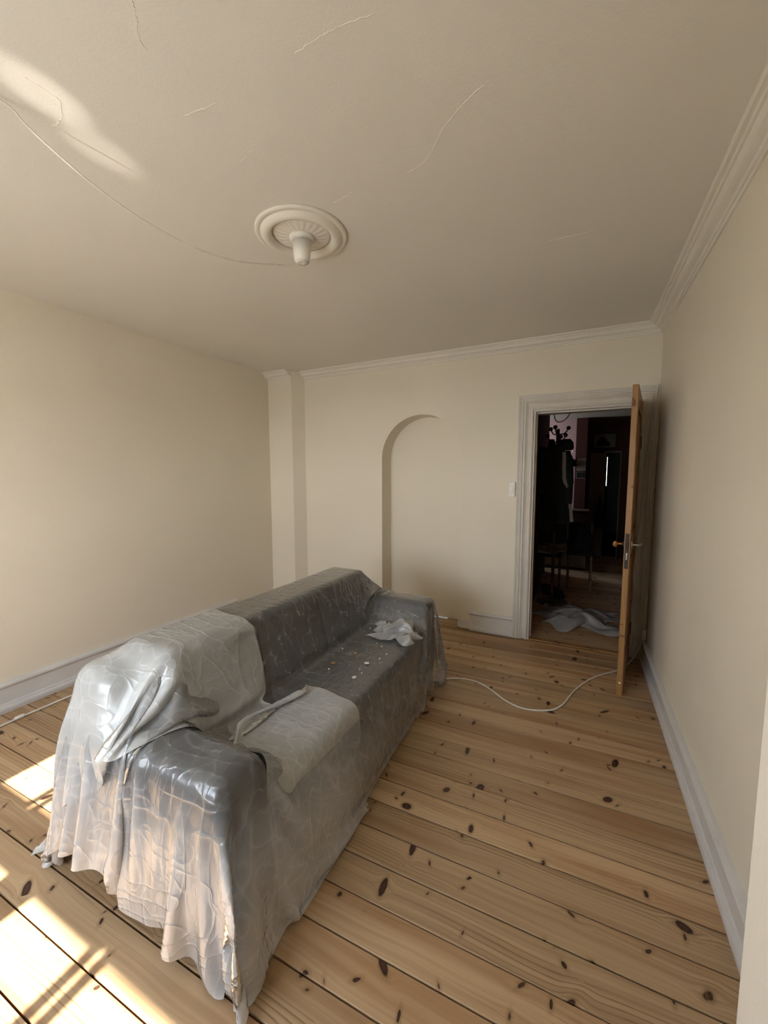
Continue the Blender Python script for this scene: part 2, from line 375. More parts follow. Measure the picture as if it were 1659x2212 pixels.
# cornice along right wall, back wall and the pillar
CP = [(0, .074), (.009, .074), (.012, .062), (.020, .060), (.026, .050), (.040, .046), (.052, .040), (.060, .030), (.064, .021), (.074, .020), (.078, .012), (.092, .011), (.098, .006), (.100, 0.), (0, 0)]
def sweep(bm, prof, fa, fb):
    a = [bm.verts.new(fa(*p)) for p in prof]; b = [bm.verts.new(fb(*p)) for p in prof]; n = len(prof)
    for i in range(n): bm.faces.new((a[i], a[(i+1) % n], b[(i+1) % n], b[i]))
    bm.faces.new(a); bm.faces.new(b)
    return bm
def wavy(o, amp=.0015, cuts=0): return o
def cornice(name, fa, fb): return struct(name, sweep(B(), CP, fa, fb), M['trim'])
cornice('trim_1', lambda d, z: (R-d, FRONT, H-z), lambda d, z: (R-d, D-d, H-z))
cornice('trim_2', lambda d, z: (-2.845, D-d, H-z), lambda d, z: (R-d, D-d, H-z))
cornice('trim_3', lambda d, z: (L, 3.6-d, H-z), lambda d, z: (-2.917, 3.6-d, H-z))
# skirting boards
SP = [(0, 0), (.034, 0), (.036, .020), (.033, .034), (.024, .038), (.022, .050), (.017, .056), (.016, .148), (.019, .153), (.028, .160), (.031, .170), (.027, .180), (.014, .185), (0, .187)]
def skirt(name, fa, fb, h=1.): return struct(name, sweep(B(), [(d, z*h) for d, z in SP], fa, fb), M['skirt'])
skirt('baseboard_left', lambda d, z: (L+d, FRONT, z), lambda d, z: (L+d, 3.02, z), 1.02)
skirt('baseboard_right', lambda d, z: (R-d, .80, z), lambda d, z: (R-d, D-.002, z), .93)
skirt('baseboard_back', lambda d, z: (-.915, D-d, z+.004), lambda d, z: (OPL-.126, D-d, z+.004), .99)
# broken plaster at the end of the back skirting
pl = B(); pts = [(-1.035, .015), (-1.038, .06), (-1.03, .085), (-.99, .078), (-.955, .082), (-.917, .075), (-.917, .01), (-.96, .006), (-1.0, .012)]
a = [pl.verts.new((x, D, z)) for x, z in pts]; b = [pl.verts.new((x, D-.02, z)) for x, z in pts]
for i in range(len(pts)): pl.faces.new((a[i], a[(i+1) % len(pts)], b[(i+1) % len(pts)], b[i]))
pl.faces.new(b); pl.faces.new(a)
struct('trim_4', pl, M['skirt'], bevel=.006)
# door casing: a swept moulding on three sides, its right leg cut off by the side wall
KP = [(0, 0), (0, .018), (.010, .024), (.014, .019), (.022, .019), (.028, .010), (.040, .012), (.056, .022), (.064, .030), (.070, .025), (.078, .025), (.084, .034), (.094, .036), (.100, .030), (.106, .032), (.118, .038), (.126, .036), (.126, 0)]
bm = B()
def kx(w): return min(OPR+w, R-.001)
rows = []
for w, d in KP:
    rows.append([bm.verts.new(p) for p in ((OPL-w, D-d, .004), (OPL-w, D-d, OPH+w), (kx(w), D-d, OPH+w), (kx(w), D-d, .004))])
for a, b in zip(rows, rows[1:]):
    for k in range(3): bm.faces.new((a[k], a[k+1], b[k+1], b[k]))
bm.faces.new([r[0] for r in rows]); bm.faces.new([r[3] for r in rows])
struct('trim_5', bm, M['casing'])
# door lining and stop
bm = B()
for x0, x1 in ((OPL, OPL+.014), (OPR-.014, OPR)): box(bm, x0, x1, D-.004, D+WT, 0, OPH)
box(bm, OPL+.014, OPR-.014, D-.004, D+WT, OPH-.014, OPH)
box(bm, OPL+.014, OPL+.026, D+.045, D+.085, 0, OPH-.014); box(bm, OPR-.026, OPR-.014, D+.045, D+.085, 0, OPH-.014)
box(bm, OPL+.026, OPR-.026, D+.045, D+.085, OPH-.026, OPH-.014)
struct('trim_6', bm, M['casing'])
# threshold strips
th = obj('threshold', bx(OPL+.014, OPR-.014, D-.012, D+.05, 0, .012), M['doorpine'], bevel=.004); th['kind'] = 'structure'
th2 = obj('threshold', bx(OPL+.05, .20, D-.055, D-.016, 0, .008), M['doorpine'], bevel=.003); th2['kind'] = 'structure'
# window wall behind the camera: two windows side by side
WX0, WXM, WX1 = -2.58, -1.79, -.81
ZS, ZT, ZH = .80, 1.84, 2.38                 # sill, transom, head
wf = B()
box(wf, L, WX0, FRONT-.35, FRONT, 0, H); box(wf, WX1, R, FRONT-.35, FRONT, 0, H)
box(wf, WX0, WX1, FRONT-.35, FRONT, 0, ZS-.03); box(wf, WX0, WX1, FRONT-.35, FRONT, ZH, H)
struct('wall_front', wf, M['wall'])
YG = -.95
def window(name, x0, x1):
    bm = B()
    for a, b in ((x0, x0+.05), (x1-.05, x1)): box(bm, a, b, YG-.04, YG+.04, ZS-.03, ZH)
    box(bm, x0+.05, x1-.05, YG-.04, YG+.04, ZH-.05, ZH); box(bm, x0+.05, x1-.05, YG-.04, YG+.04, ZS-.03, ZS+.03)
    box(bm, x0+.05, x1-.05, YG-.04, YG+.04, ZT-.06, ZT+.05)
    o = struct(name, bm, M['white'])
    xm = (x0+x1)/2
    for s in (-1, 1):
        for z0, z1 in ((ZS+.03, ZT-.06), (ZT+.05, ZH-.05)):
            xa, xb = (x0+.05, xm-.006) if s < 0 else (xm+.006, x1-.05)
            sb = B(); t = .045
            box(sb, xa, xa+t, YG-.02, YG+.02, z0, z1); box(sb, xb-t, xb, YG-.02, YG+.02, z0, z1)
            box(sb, xa+t, xb-t, YG-.02, YG+.02, z0, z0+t); box(sb, xa+t, xb-t, YG-.02, YG+.02, z1-t, z1)
            obj('sash', sb, M['white'], o)
    sl_ = obj('sill', bx(x0, x1, YG+.04, FRONT+.04, ZS-.03, ZS), M['white'], o)
    return o
window('window_1', WX0, WXM); window('window_2', WXM, WX1)
# unseen cloth added to block and soften sun at one window's upper lights
for xa, xb, lab in ((WXM+.04, WX1-.02, 'added unseen white cloth that blocks and softens sun at the upper panes of the middle window'),):
    rb = empty('sun_blocker', ((xa+xb)/2, YG+.06, ZT), lab, 'blocker')
    obj('cloth', bx(xa, xb, YG+.050, YG+.0505, ZT-.06, ZH-.02), M['blocker'], rb)
    tb = B(); tube(tb, [(xa, YG+.075, ZH-.03), (xb, YG+.075, ZH-.03)], .022, 16); obj('roller', tb, M['white'], rb)
# street outside
struct('ground', bx(-40, 40, -40, FRONT-.6, -4.2, -4.0), M['ground'])
# ------------------------------------------------------------------ sofa
SX0, SX1, SY0, SY1 = -1.74, -.90, .755, 2.69
def rbox(x0, x1, y0, y1, z0, z1, r, puff=0.):
    """rounded cushion box"""
    bm = B(); box(bm, x0, x1, y0, y1, z0, z1)
    bmesh.ops.bevel(bm, geom=bm.edges[:], offset=r, segments=4, profile=.5, affect='EDGES')
    return bm
def slant(bm, zr, k):
    for v in bm.verts: v.co.x -= max(0, v.co.z-zr)*k
    return bm
sofa = empty('sofa', (-1.33, 1.7, 0), 'charcoal grey three seat sofa wrapped in plastic sheeting', 'sofa')
obj('base', rbox(SX0+.02, SX1-.01, SY0+.02, SY1-.02, .07, .30, .015), M['fabric'], sofa, smooth=True)
obj('backrest', rbox(SX0, SX0+.23, SY0+.04, SY1-.12, .10, .76, .06), M['fabric'], sofa, smooth=True)
for a, b, h in ((SY0, SY0+.19, .575), (SY1-.20, SY1, .62)):
    obj('arm', rbox(SX0+.01, SX1-.005, a, b, .07, h, .045), M['fabric'], sofa, smooth=True)
ya, yb = SY0+.19, SY1-.20
for k in range(3):
    u0, u1 = ya+(yb-ya)*k/3+.004, ya+(yb-ya)*(k+1)/3-.004
    obj('seat_cushion', rbox(-1.44, -.895, u0, u1, .29, .44, .035), M['fabric'], sofa, smooth=True)
    obj('back_cushion', slant(rbox(-1.52, -1.31, u0, u1, .42, .80, .06), .42, .28), M['fabric'], sofa, smooth=True)
for x in (SX0+.1, SX1-.12):
    for y in (SY0+.1, SY1-.1):
        lb = B(); lathe(lb, [(.018, 0), (.030, .07)], 16, (x, y, 0)); obj('leg', lb, M['wood'], sofa, smooth=False)

# ------------------------------------------------------------------ plastic film: position based cloth, draped on the sofa at build time
BOX = np.array([  # cx cy cz hx hy hz r
    (x0, x1, y0, y1, z0, z1, r) for x0, x1, y0, y1, z0, z1, r in (
        (SX0+.02, SX1-.01, SY0+.02, SY1-.02, .0, .30, .01),
        (SX0, SX0+.23, SY0+.04, SY1-.12, .10, .76, .06),
        (SX0+.01, SX1-.005, SY0, SY0+.19, .05, .575, .045), (SX0+.01, SX1-.005, SY1-.20, SY1, .05, .62, .045),
        (-1.44, -.895, ya, yb, .29, .44, .035),
        *[(-1.66, -1.303-.28*(z-.42), ya, yb, z-.02, min(z+.10, .81), .03) for z in (.44, .51, .58, .65, .72)])])
def push_out(p, thick, fric, x_old):
    for x0, x1, yy0, yy1, z0, z1, r in BOX:
        c = np.array(((x0+x1)/2, (yy0+yy1)/2, (z0+z1)/2)); h = np.array(((x1-x0)/2, (yy1-yy0)/2, (z1-z0)/2))-r
        d = p-c; q = np.abs(d)-h
        m = (q.max(axis=1) < r+thick)
        if not m.any(): continue
        qm = q[m]; dm = d[m]; s = np.sign(dm); s[s == 0] = 1
        o = np.maximum(qm, 0); ol = np.linalg.norm(o, axis=1)
        inside = ol < 1e-9
        dist = np.where(inside, qm.max(axis=1), ol)-r
        n = np.where(inside[:, None], 0, o/np.maximum(ol, 1e-9)[:, None])
        if inside.any():
            k = qm[inside].argmax(axis=1); e = np.zeros((inside.sum(), 3)); e[np.arange(len(k)), k] = 1; n[inside] = e
        n = n*s
        pen = thick-dist; hit = pen > 0
        idx = np.nonzero(m)[0][hit]; nn = n[hit]; p[idx] += nn*pen[hit][:, None]
        if fric:
            mv = p[idx]-x_old[idx]; tan = mv-(mv*nn).sum(1)[:, None]*nn; p[idx] -= tan*fric
    lowm = p[:, 2] < .004
    if lowm.any():
        p[lowm, 2] = .004
        if fric: p[lowm, :2] -= (p[lowm, :2]-x_old[lowm, :2])*.8
    return p
def sdf(p):
    best = np.full(len(p), 9.)
    for x0, x1, yy0, yy1, z0, z1, r in BOX:
        c = np.array(((x0+x1)/2, (yy0+yy1)/2, (z0+z1)/2)); h = np.array(((x1-x0)/2, (yy1-yy0)/2, (z1-z0)/2))-r
        q = np.abs(p-c)-h
        best = np.minimum(best, np.linalg.norm(np.maximum(q, 0), axis=1)+np.minimum(q.max(axis=1), 0)-r)
    return best
def resample(pts, step):
    P = np.array(pts, float); seg = np.linalg.norm(np.diff(P, axis=0), axis=1); cum = np.r_[0, np.cumsum(seg)]
    n = max(2, int(round(cum[-1]/step))+1); s = np.linspace(0, cum[-1], n)
    return np.stack([np.interp(s, cum, P[:, i]) for i in range(P.shape[1])], 1), cum[-1]/(n-1)
def cloth(X0, P, steps, thick, fric=.97, iters=8, bend=.25, puff=0.):
    """X0: (ns, nt, 3) start grid; P: (ns, nt, 2) the same sheet laid out flat, which gives the rest lengths"""
    ns, nt_, _ = X0.shape
    x = X0.copy(); v = np.zeros_like(x); h = .02; g = np.array((0, 0, -1.3))
    def evens(n, off, step=2): return np.arange(off, n-1, step)
    cons = []
    def add(A, Bq, k, every):
        cons.append((A, Bq, np.linalg.norm(P[Bq]-P[A], axis=-1, keepdims=True), k, every))
    for o in (0, 1):
        a = evens(ns, o); add(np.ix_(a, np.arange(nt_)), np.ix_(a+1, np.arange(nt_)), 1., 1)
        b = evens(nt_, o); add(np.ix_(np.arange(ns), b), np.ix_(np.arange(ns), b+1), 1., 1)
    for o in (0, 1):
        a = evens(ns, o)
        add(np.ix_(a, np.arange(nt_-1)), np.ix_(a+1, np.arange(1, nt_)), .5, 2); add(np.ix_(a, np.arange(1, nt_)), np.ix_(a+1, np.arange(nt_-1)), .5, 2)
    for o in range(4):
        a = np.arange(o, ns-2, 4); add(np.ix_(a, np.arange(nt_)), np.ix_(a+2, np.arange(nt_)), bend, 2)
        b = np.arange(o, nt_-2, 4); add(np.ix_(np.arange(ns), b), np.ix_(np.arange(ns), b+2), bend, 2)
    for it in range(steps):
        v *= .965; v += g*h
        if puff:                                            # trapped air: hanging parts bulge away from the sofa
            lo_ = np.clip((.50-x[..., 2])/.15, 0, 1)*np.clip(x[..., 2]/.12, 0, 1)
            v[..., 1] -= puff*h*lo_*(x[..., 1] < SY0)*(x[..., 1] > SY0-.04)
            v[..., 0] += puff*h*.8*lo_*(x[..., 0] > SX1)*(x[..., 0] < SX1+.09)*np.clip((1.9-x[..., 1])/.5, .15, 1)
        p = x+v*h
        for k in range(iters):
            for A, Bq, rest, kk, every in cons:
                if k % every: continue
                pa = p[A]; pb_ = p[Bq]; d = pb_-pa; ln = np.sqrt((d*d).sum(-1, keepdims=True))+1e-9
                c = d*((ln-rest)/ln*(.5*kk)); p[A] = pa+c; p[Bq] = pb_-c
            if k % 2 == 1:
                pf = p.reshape(-1, 3); push_out(pf, thick, fric if k == iters-1 else 0, x.reshape(-1, 3)); p = pf.reshape(x.shape)
        v = (p-x)/h
        sp_ = np.linalg.norm(v, axis=-1, keepdims=True); v *= np.minimum(1, 2.5/np.maximum(sp_, 1e-6))
        x = p
    return x
def film_mesh(name, X, mat, gap_scale=.05, gap_off=.006, cut=None, boost=None, sub=1, drop=None, trim=0):
    ns, nt_, _ = X.shape; V = X.reshape(-1, 3)
    i = np.arange(ns*nt_).reshape(ns, nt_)
    Fq = np.stack([i[:-1, :-1], i[1:, :-1], i[1:, 1:], i[:-1, 1:]], -1).reshape(-1, 4)
    if drop is not None:
        Fq = Fq[~drop(ns, nt_)]; drop = None
    fz = V[Fq][:, :, 2].mean(1)
    if trim: Fq = Fq[fz > trim]
    if drop is not None: Fq = Fq[~drop(ns, nt_)]
    if cut is not None:
        cen = V[Fq].mean(1); keep = np.ones(len(Fq), bool)
        for c, r in cut: keep &= np.linalg.norm(cen-np.array(c), axis=1) > r
        Fq = Fq[keep]
    me = bpy.data.meshes.new(name); me.from_pydata(V.tolist(), [], Fq.tolist()); me.update()
    gap = np.clip((sdf(V)-gap_off)/gap_scale, 0, 1)
    if boost is not None: gap = np.clip(gap+boost(V), 0, 1.5)
    at = me.attributes.new('gap', 'FLOAT', 'POINT'); at.data.foreach_set('value', gap.astype(np.float32))
    me.materials.append(mat)
    for p in me.polygons: p.use_smooth = True
    o = bpy.data.objects.new(name, me); COL.objects.link(o)
    if sub: m = o.modifiers.new('sub', 'SUBSURF'); m.levels = sub; m.render_levels = sub
    return o
def jitter(X, amp, seed):
    r = np.random.RandomState(seed); ns, nt_, _ = X.shape
    n = np.zeros(X.shape)
    for f, a in ((3, 1.), (7, .6), (15, .4)):
        u = np.linspace(0, 1, ns)[:, None]; w = np.linspace(0, 1, nt_)[None, :]
        for c in range(3):
            ph = r.uniform(0, 6.28, 6)
            n[..., c] += a*(np.sin(2*PI*f*(u*r.uniform(.5, 1.5)+w*r.uniform(-1, 1))+ph[0])*np.sin(2*PI*f*(w*r.uniform(.5, 1.5)-u*r.uniform(-1, 1))+ph[1]))
    return X+n*amp
def top_at(x, y, pad=.03):
    z = np.zeros(x.shape)
    for x0, x1, yy0, yy1, z0, z1, r in BOX:
        z = np.where((x > x0-pad) & (x < x1+pad) & (y > yy0-pad) & (y < yy1+pad), np.maximum(z, z1+.012), z)
    return z
def drape(spath, tpath, step, slack_s, slack_t, seed, steps, thick, t0=None, t1=None, jit=.006, **k):
    """spath: (x, z) across the sofa; tpath: (y, drop) along it; height = z scaled by drop; t0, t1: hem lines, in metres, along s"""
    s, ds = resample(spath, step); t, dt_ = resample([(y, w*.6) for y, w in tpath], step)
    ns, nt_ = len(s), len(t); sl_ = np.arange(ns)*ds; T = (nt_-1)*dt_
    a = np.broadcast_to(t0(sl_, sl_[-1]) if t0 else 0., (ns,)); b = np.broadcast_to(T-t1(sl_, sl_[-1]) if t1 else T, (ns,))
    tt = a[:, None]+(b-a)[:, None]*np.linspace(0, 1, nt_)[None, :]
    P = np.stack([np.repeat(sl_[:, None]*slack_s, nt_, 1), tt*slack_t], -1)
    cum = np.arange(nt_)*dt_
    y = np.interp(tt, cum, t[:, 0]); w = np.clip(np.interp(tt, cum, t[:, 1])/.6, 0, 1)
    X = np.stack([np.repeat(s[:, 0][:, None], nt_, 1), y, s[:, 1][:, None]*w+.01], -1)
    X = jitter(X, jit, seed)
    X[..., 2] = np.maximum(X[..., 2], top_at(X[..., 0], X[..., 1]))
    X = cloth(X, P, steps, thick, **k)
    for _ in range(2):                                   # take out the grid-sized ripple, keep the folds
        Y = X.copy(); Y[1:-1] = .5*X[1:-1]+.25*(X[:-2]+X[2:]); X = Y.copy(); X[:, 1:-1] = .5*Y[:, 1:-1]+.25*(Y[:, :-2]+Y[:, 2:])
    return push_out(X.reshape(-1, 3), thick*.75, 0, X.reshape(-1, 3)).reshape(X.shape)
def ease(x): return np.clip(x, 0, 1)**2
STEP = .0155
def hemB(ph, hang):
    """rounds the sheet off so that its corners hang no lower than its sides"""
    def f(u, e):
        a = np.maximum(0, u-(e-.46)); b = np.maximum(0, .56-u)
        return np.maximum(0, hang-np.sqrt(np.maximum(.0025, .41**2-a*a)))+np.maximum(0, hang-np.sqrt(np.maximum(.0025, .66**2-b*b)))+.010*(1+np.sin(u*13+ph))
    return f
XB = drape([(-1.84, .30), (-1.80, .86), (-1.42, .87), (-1.24, .50), (-.86, .50), (-.80, .09)],
           [(.675, .05), (.70, 1.), (2.72, 1.), (2.76, .12)], STEP, 1.03, 1.03, 11, 110, .010, hemB(0., .56), hemB(2., .53), iters=10, puff=.7)
def light_hazeB(V):  # milkier by position: light on the hanging film put into its opacity
    near = np.clip((.74-V[:, 1])/.03, 0, 1)*.75; front = np.clip((V[:, 0]+.90)/.05, 0, 1)*np.clip((1.45-V[:, 1])/.25, 0, 1)*.35
    return near+front
tag(film_mesh('plastic_sheet', XB, M['film'], gap_scale=.16, boost=light_hazeB, sub=0, trim=.016), 'clear crinkled plastic sheet draped over the whole charcoal sofa down to the boards', 'plastic sheet')
XA = drape([(-1.95, .52), (-1.84, .88), (-1.44, .90), (-1.26, .52), (-1.14, .52)],
           [(.63, .60), (.66, 1.), (1.36, 1.)], STEP, 1.08, 1.08, 23, 80, .020,
           lambda u, e: .24*ease((u-.50)/.35)+.30*ease((u-.85)/.40)+.012*np.sin(u*14), lambda u, e: .07*np.clip((u-.9)/.5, 0, 1)+.02*np.sin(u*9+1)+.18*ease((.5-u)/.5))
tag(film_mesh('plastic_sheet', XA, M['milk'], sub=0), 'milky white plastic sheet bunched over the end of the sofa back', 'plastic sheet')
XC = drape([(-1.34, .54), (-.86, .54), (-.78, .10)],
           [(.93, 1.), (1.50, 1.)], STEP, 1.05, 1.10, 37, 70, .020,
           lambda u, e: .02+.02*np.sin(u*11)+.05*ease((u-e+.3)/.3), lambda u, e: .16*ease((u-e+.35)/.35)+.015*np.sin(u*17)+.12*ease((.3-u)/.3))
tag(film_mesh('plastic_sheet', XC, M['milk2'], sub=0), 'milky plastic sheet lying on the seat and hanging down the sofa front', 'plastic sheet')
# ------------------------------------------------------------------ door leaf, open into the room
HX, HY, FX, FY = .396, 3.728, .290, 3.005
dl = math.hypot(FX-HX, FY-HY); ang = math.atan2(FY-HY, FX-HX)
door = empty('door_1', (HX, HY, 0), kind='structure')
DT = .034
def leaf_xf(bm):
    m = Matrix.Translation((HX, HY, 0)) @ Matrix.Rotation(ang, 4, 'Z')
    bmesh.ops.transform(bm, matrix=m, verts=bm.verts[:]); return bm
Z0, Z1 = .012, 2.068
for u0, u1, z0, z1, nm in ((0, .11, Z0, Z1, 'stile'), (dl-.11, dl, Z0, Z1, 'stile'), (.11, dl-.11, Z0, .22, 'rail'), (.11, dl-.11, .95, 1.10, 'rail'), (.11, dl-.11, 1.94, Z1, 'rail')):
    obj(nm, leaf_xf(bx(u0, u1, -DT/2, DT/2, z0, z1)), M['doorpine'], door, bevel=.003)
for z0, z1 in ((.22, .95), (1.10, 1.94)):
    pn = bx(.11, dl-.11, -.006, .006, z0, z1); box(pn, .16, dl-.16, -.012, .012, z0+.05, z1-.05)
    obj('panel', leaf_xf(pn), M['doorpine'], door, bevel=.003)
lp = obj('lock_plate', leaf_xf(bx(dl-.001, dl+.0022, -.011, .011, .885, 1.118)), M['iron'], door); lp['label'] = 'dark rusty lock faceplate'
obj('latch', leaf_xf(bx(dl+.002, dl+.012, -.005, .005, 1.03, 1.06)), M['iron'], door)
obj('bolt', leaf_xf(bx(dl+.002, dl+.006, -.004, .004, .945, .99)), M['steel'], door)
# local +y of the leaf points to +x side of the room: find which
def handle(side, wood):
    s = side; y = DT/2*s; u = dl-.055; z = 1.04
    rb_ = B(); lathe(rb_, [(.0, 0), (.022, 0), (.024, .003), (.016, .008), (.010, .012)], 20)
    bmesh.ops.transform(rb_, matrix=Matrix.Translation((u, y, z)) @ Matrix.Rotation(-PI/2*s, 4, 'X'), verts=rb_.verts[:])
    h = obj('handle', leaf_xf(rb_), M['iron'] if wood else M['steel'], door, smooth=True)
    nb = B()
    tube(nb, [(u, y, z), (u, y+.045*s, z)], .006, 10)
    if wood:
        for k in range(8): pass
        tube(nb, smooth_path([(u+.004, y+.05*s, z+.012), (u, y+.055*s, z-.002), (u-.02, y+.056*s, z-.012), (u-.05, y+.056*s, z-.018), (u-.075, y+.055*s, z-.012)]), lambda t: .011+.004*math.sin(t*PI), 12)
        h['label'] = 'turned wooden lever handle'
    else:
        tube(nb, smooth_path([(u, y+.045*s, z), (u-.02, y+.05*s, z), (u-.075, y+.052*s, z-.004)]), lambda t: .006+.003*t, 10)
        bmesh.ops.create_icosphere(nb, subdivisions=2, radius=.013, matrix=Matrix.Translation((u-.08, y+.052*s, z-.004)))
        h['label'] = 'worn metal lever handle with ball end'
    obj('lever', leaf_xf(nb), M['wood'] if wood else M['steel'], h, smooth=True)
handle(-1, True); handle(1, False)
for y_, z_ in ((0, .102),):
    pb_ = B(); lathe(pb_, [(0, 0), (.007, 0), (.007, .002), (0, .003)], 12); bmesh.ops.transform(pb_, matrix=Matrix.Translation((dl, y_, z_)) @ Matrix.Rotation(PI/2, 4, 'Y'), verts=pb_.verts[:])
    obj('paint_blob', leaf_xf(pb_), M['white'], door)
for z in (.25, 1.75):
    hb = B(); tube(hb, [(-.006, DT/2+.004, z-.05), (-.006, DT/2+.004, z+.05)], .007, 10); obj('hinge', leaf_xf(hb), M['iron'], door)

# ------------------------------------------------------------------ ceiling rosette, lamp cover, cables
RC = (-1.240, 1.635)
ros = empty('ceiling_rosette', (RC[0], RC[1], H-.03), 'round white plaster rosette with fluted centre on the ceiling', 'ceiling rosette')
bm = B()
lathe(bm, [(.216, 0), (.216, -.008), (.210, -.012), (.198, -.013), (.193, -.010), (.190, -.014), (.178, -.026), (.165, -.031), (.152, -.028), (.142, -.018), (.138, -.008), (.138, 0)], 72, (RC[0], RC[1], H))
obj('ring', bm, M['trim'], ros, smooth=True)
bm = B(); n = 24
lathe(bm, [(.138, -.004), (.125, -.006), (.100, -.011), (.075, -.015), (.052, -.017), (.0, -.017)][:5] + [(.002, -.017)], 96, (RC[0], RC[1], H),
      wob=None)
for v in bm.verts:
    a = math.atan2(v.co.y-RC[1], v.co.x-RC[0]); r = math.hypot(v.co.x-RC[0], v.co.y-RC[1])
    if .06 < r < .135: v.co.z -= .005*abs(math.cos(a*11))*math.sin((r-.06)/.075*PI)
obj('fluted_disc', bm, M['trim'], ros, smooth=True)
bm = B(); lathe(bm, [(.058, -.015), (.060, -.022), (.052, -.034), (.042, -.040), (.002, -.041)], 48, (RC[0], RC[1], H)); obj('boss', bm, M['trim'], ros, smooth=True)
cup = empty('lamp_cover', (RC[0], RC[1]-.01, H-.13), 'small white cone shaped lamp outlet cover hanging under the rosette', 'lamp cover')
cxy = (RC[0]+.008, RC[1]-.012)
bm = B(); lathe(bm, [(.031, 2.512), (.036, 2.517), (.039, 2.54), (.045, 2.600), (.043, 2.600), (.036, 2.54), (.003, 2.53)], 40, (cxy[0], cxy[1], 0)); obj('cup', bm, M['white'], cup, smooth=True)
bm = B(); lathe(bm, [(.003, 2.512), (.010, 2.508), (.020, 2.509), (.031, 2.512)], 40, (cxy[0], cxy[1], 0)); obj('base_disc', bm, M['white'], cup, smooth=True)
bm = B(); lathe(bm, [(.002, 2.53), (.028, 2.535), (.034, 2.600), (.030, 2.610), (.002, 2.610)], 24, (cxy[0], cxy[1], 0)); obj('terminal_block', bm, M['black'], cup)
wire = [(-1.70, -.4, 2.643), (-1.66, .45, 2.643), (-1.62, .667, 2.632), (-1.604, .713, 2.6), (-1.586, .763, 2.563), (-1.547, .875, 2.499), (-1.501, 1.004, 2.449), (-1.448, 1.154, 2.419), (-1.418, 1.239, 2.416), (-1.385, 1.331, 2.423), (-1.35, 1.431, 2.447), (-1.319, 1.518, 2.475), (-1.285, 1.59, 2.497), (-1.25, 1.618, 2.508)]
bm = B(); tube(bm, smooth_path(wire, 6), .003, 6)
tag(obj('ceiling_cable', bm, M['cable'], smooth=True), 'thin white cable sagging from the lamp cover along the ceiling', 'cable')
# paint cracks in the ceiling
for line in ([(-1.02, .695), (-1.049, .724), (-1.086, .753), (-1.1, .785)], [(-.741, .969), (-.661, .963), (-.592, .967), (-.493, .982)],
             [(-.639, 1.505), (-.552, 1.473), (-.439, 1.363), (-.356, 1.309), (-.28, 1.275)], [(-.198, 2.22), (-.094, 2.22), (.024, 2.226)],
             [(-1.181, .963), (-1.107, .972), (-1.049, .975)], [(-1.166, 1.181), (-1.119, 1.169), (-1.089, 1.161)],
             [(-1.487, .67), (-1.481, .753), (-1.559, .794), (-1.623, .791)], [(-.986, 1.521), (-.92, 1.507), (-.88, 1.497)]):
    rr = random.Random(len(line)+int(line[0][0]*1000)); P = smooth_path([(x, y, H) for x, y in line], 9)
    P = [p+Vector((rr.uniform(-.003, .003), rr.uniform(-.003, .003), 0)) for p in P]
    bm = B(); tube(bm, P, lambda t: .0005+.0009*abs(math.sin(t*9+1)), 5); obj('crack', bm, M['trim'], ceil)
# floor cable and the cable on the door casing
fc = [(-.97, 2.62), (-.881, 2.669), (-.79, 2.745), (-.686, 2.778), (-.6, 2.765), (-.506, 2.711), (-.41, 2.63), (-.331, 2.585), (-.26, 2.575), (-.191, 2.59), (-.13, 2.62), (-.086, 2.66), (-.04, 2.75), (-.01, 2.856), (.03, 2.98), (.106, 3.15), (.20, 3.29), (.299, 3.398), (.36, 3.50), (.405, 3.60)]
P = [(x, y, .0065) for x, y in fc] + [(.44, 3.645, .035), (.472, 3.665, .11), (.497, 3.675, .18)]
bm = B(); tube(bm, smooth_path(P, 6), .0055, 8)
tag(obj('floor_cable', bm, M['cable'], smooth=True), 'white cable curving across the boards from the sofa to the door', 'cable')
P = [(.503, 3.69, 2.19), (.497, 3.69, 2.15), (.477, 3.69, 1.943), (.456, 3.69, 1.592), (.443, 3.69, 1.231), (.424, 3.69, .934), (.409, 3.69, .746), (.426, 3.69, .558), (.461, 3.69, .411), (.497, 3.69, .296), (.501, 3.69, .262)]
bm = B(); tube(bm, smooth_path(P, 5), .0042, 8)
tag(obj('casing_cable', bm, M['cable'], smooth=True), 'thin white cable hanging loosely down the door casing beside the corner', 'cable')
bm = bx(.488, .516, 3.662, 3.709, .187, .265); tag(obj('junction_box', bm, M['white'], bevel=.004), 'small white junction box on the casing foot behind the door', 'junction box')
jb = bpy.data.objects['junction_box']; obj('cover', bx(.486, .488, 3.668, 3.703, .195, .257), M['white'], jb)
sw = empty('light_switch', (-.549, D, 1.37), 'white square light switch on the wall beside the door casing', 'light switch')
obj('housing', bx(-.579, -.523, D-.026, D, 1.302, 1.436), M['white'], sw, bevel=.004); obj('rocker', bx(-.565, -.537, D-.032, D-.026, 1.335, 1.402), M['white'], sw, bevel=.003)
pc = empty('power_lead', (-3.06, 1.1, 0), 'white lead with a coupling lying along the skirting of the plain wall', 'cable')
bm = B(); tube(bm, smooth_path([(-3.03, .2, .008), (-3.055, .8, .008), (-3.058, 1.005, .008), (-3.062, 1.095, .008), (-3.06, 1.188, .008), (-3.04, 1.5, .008), (-2.9, 1.9, .008)], 6), .0065, 8); obj('lead', bm, M['cable'], pc, smooth=True)
bm = B(); tube(bm, [(-3.063, 1.075, .0125), (-3.062, 1.085, .0125), (-3.061, 1.115, .0125), (-3.061, 1.125, .0125)], lambda t: .011 if .1 < t < .9 else .008, 12); obj('coupling', bm, M['white'], pc)

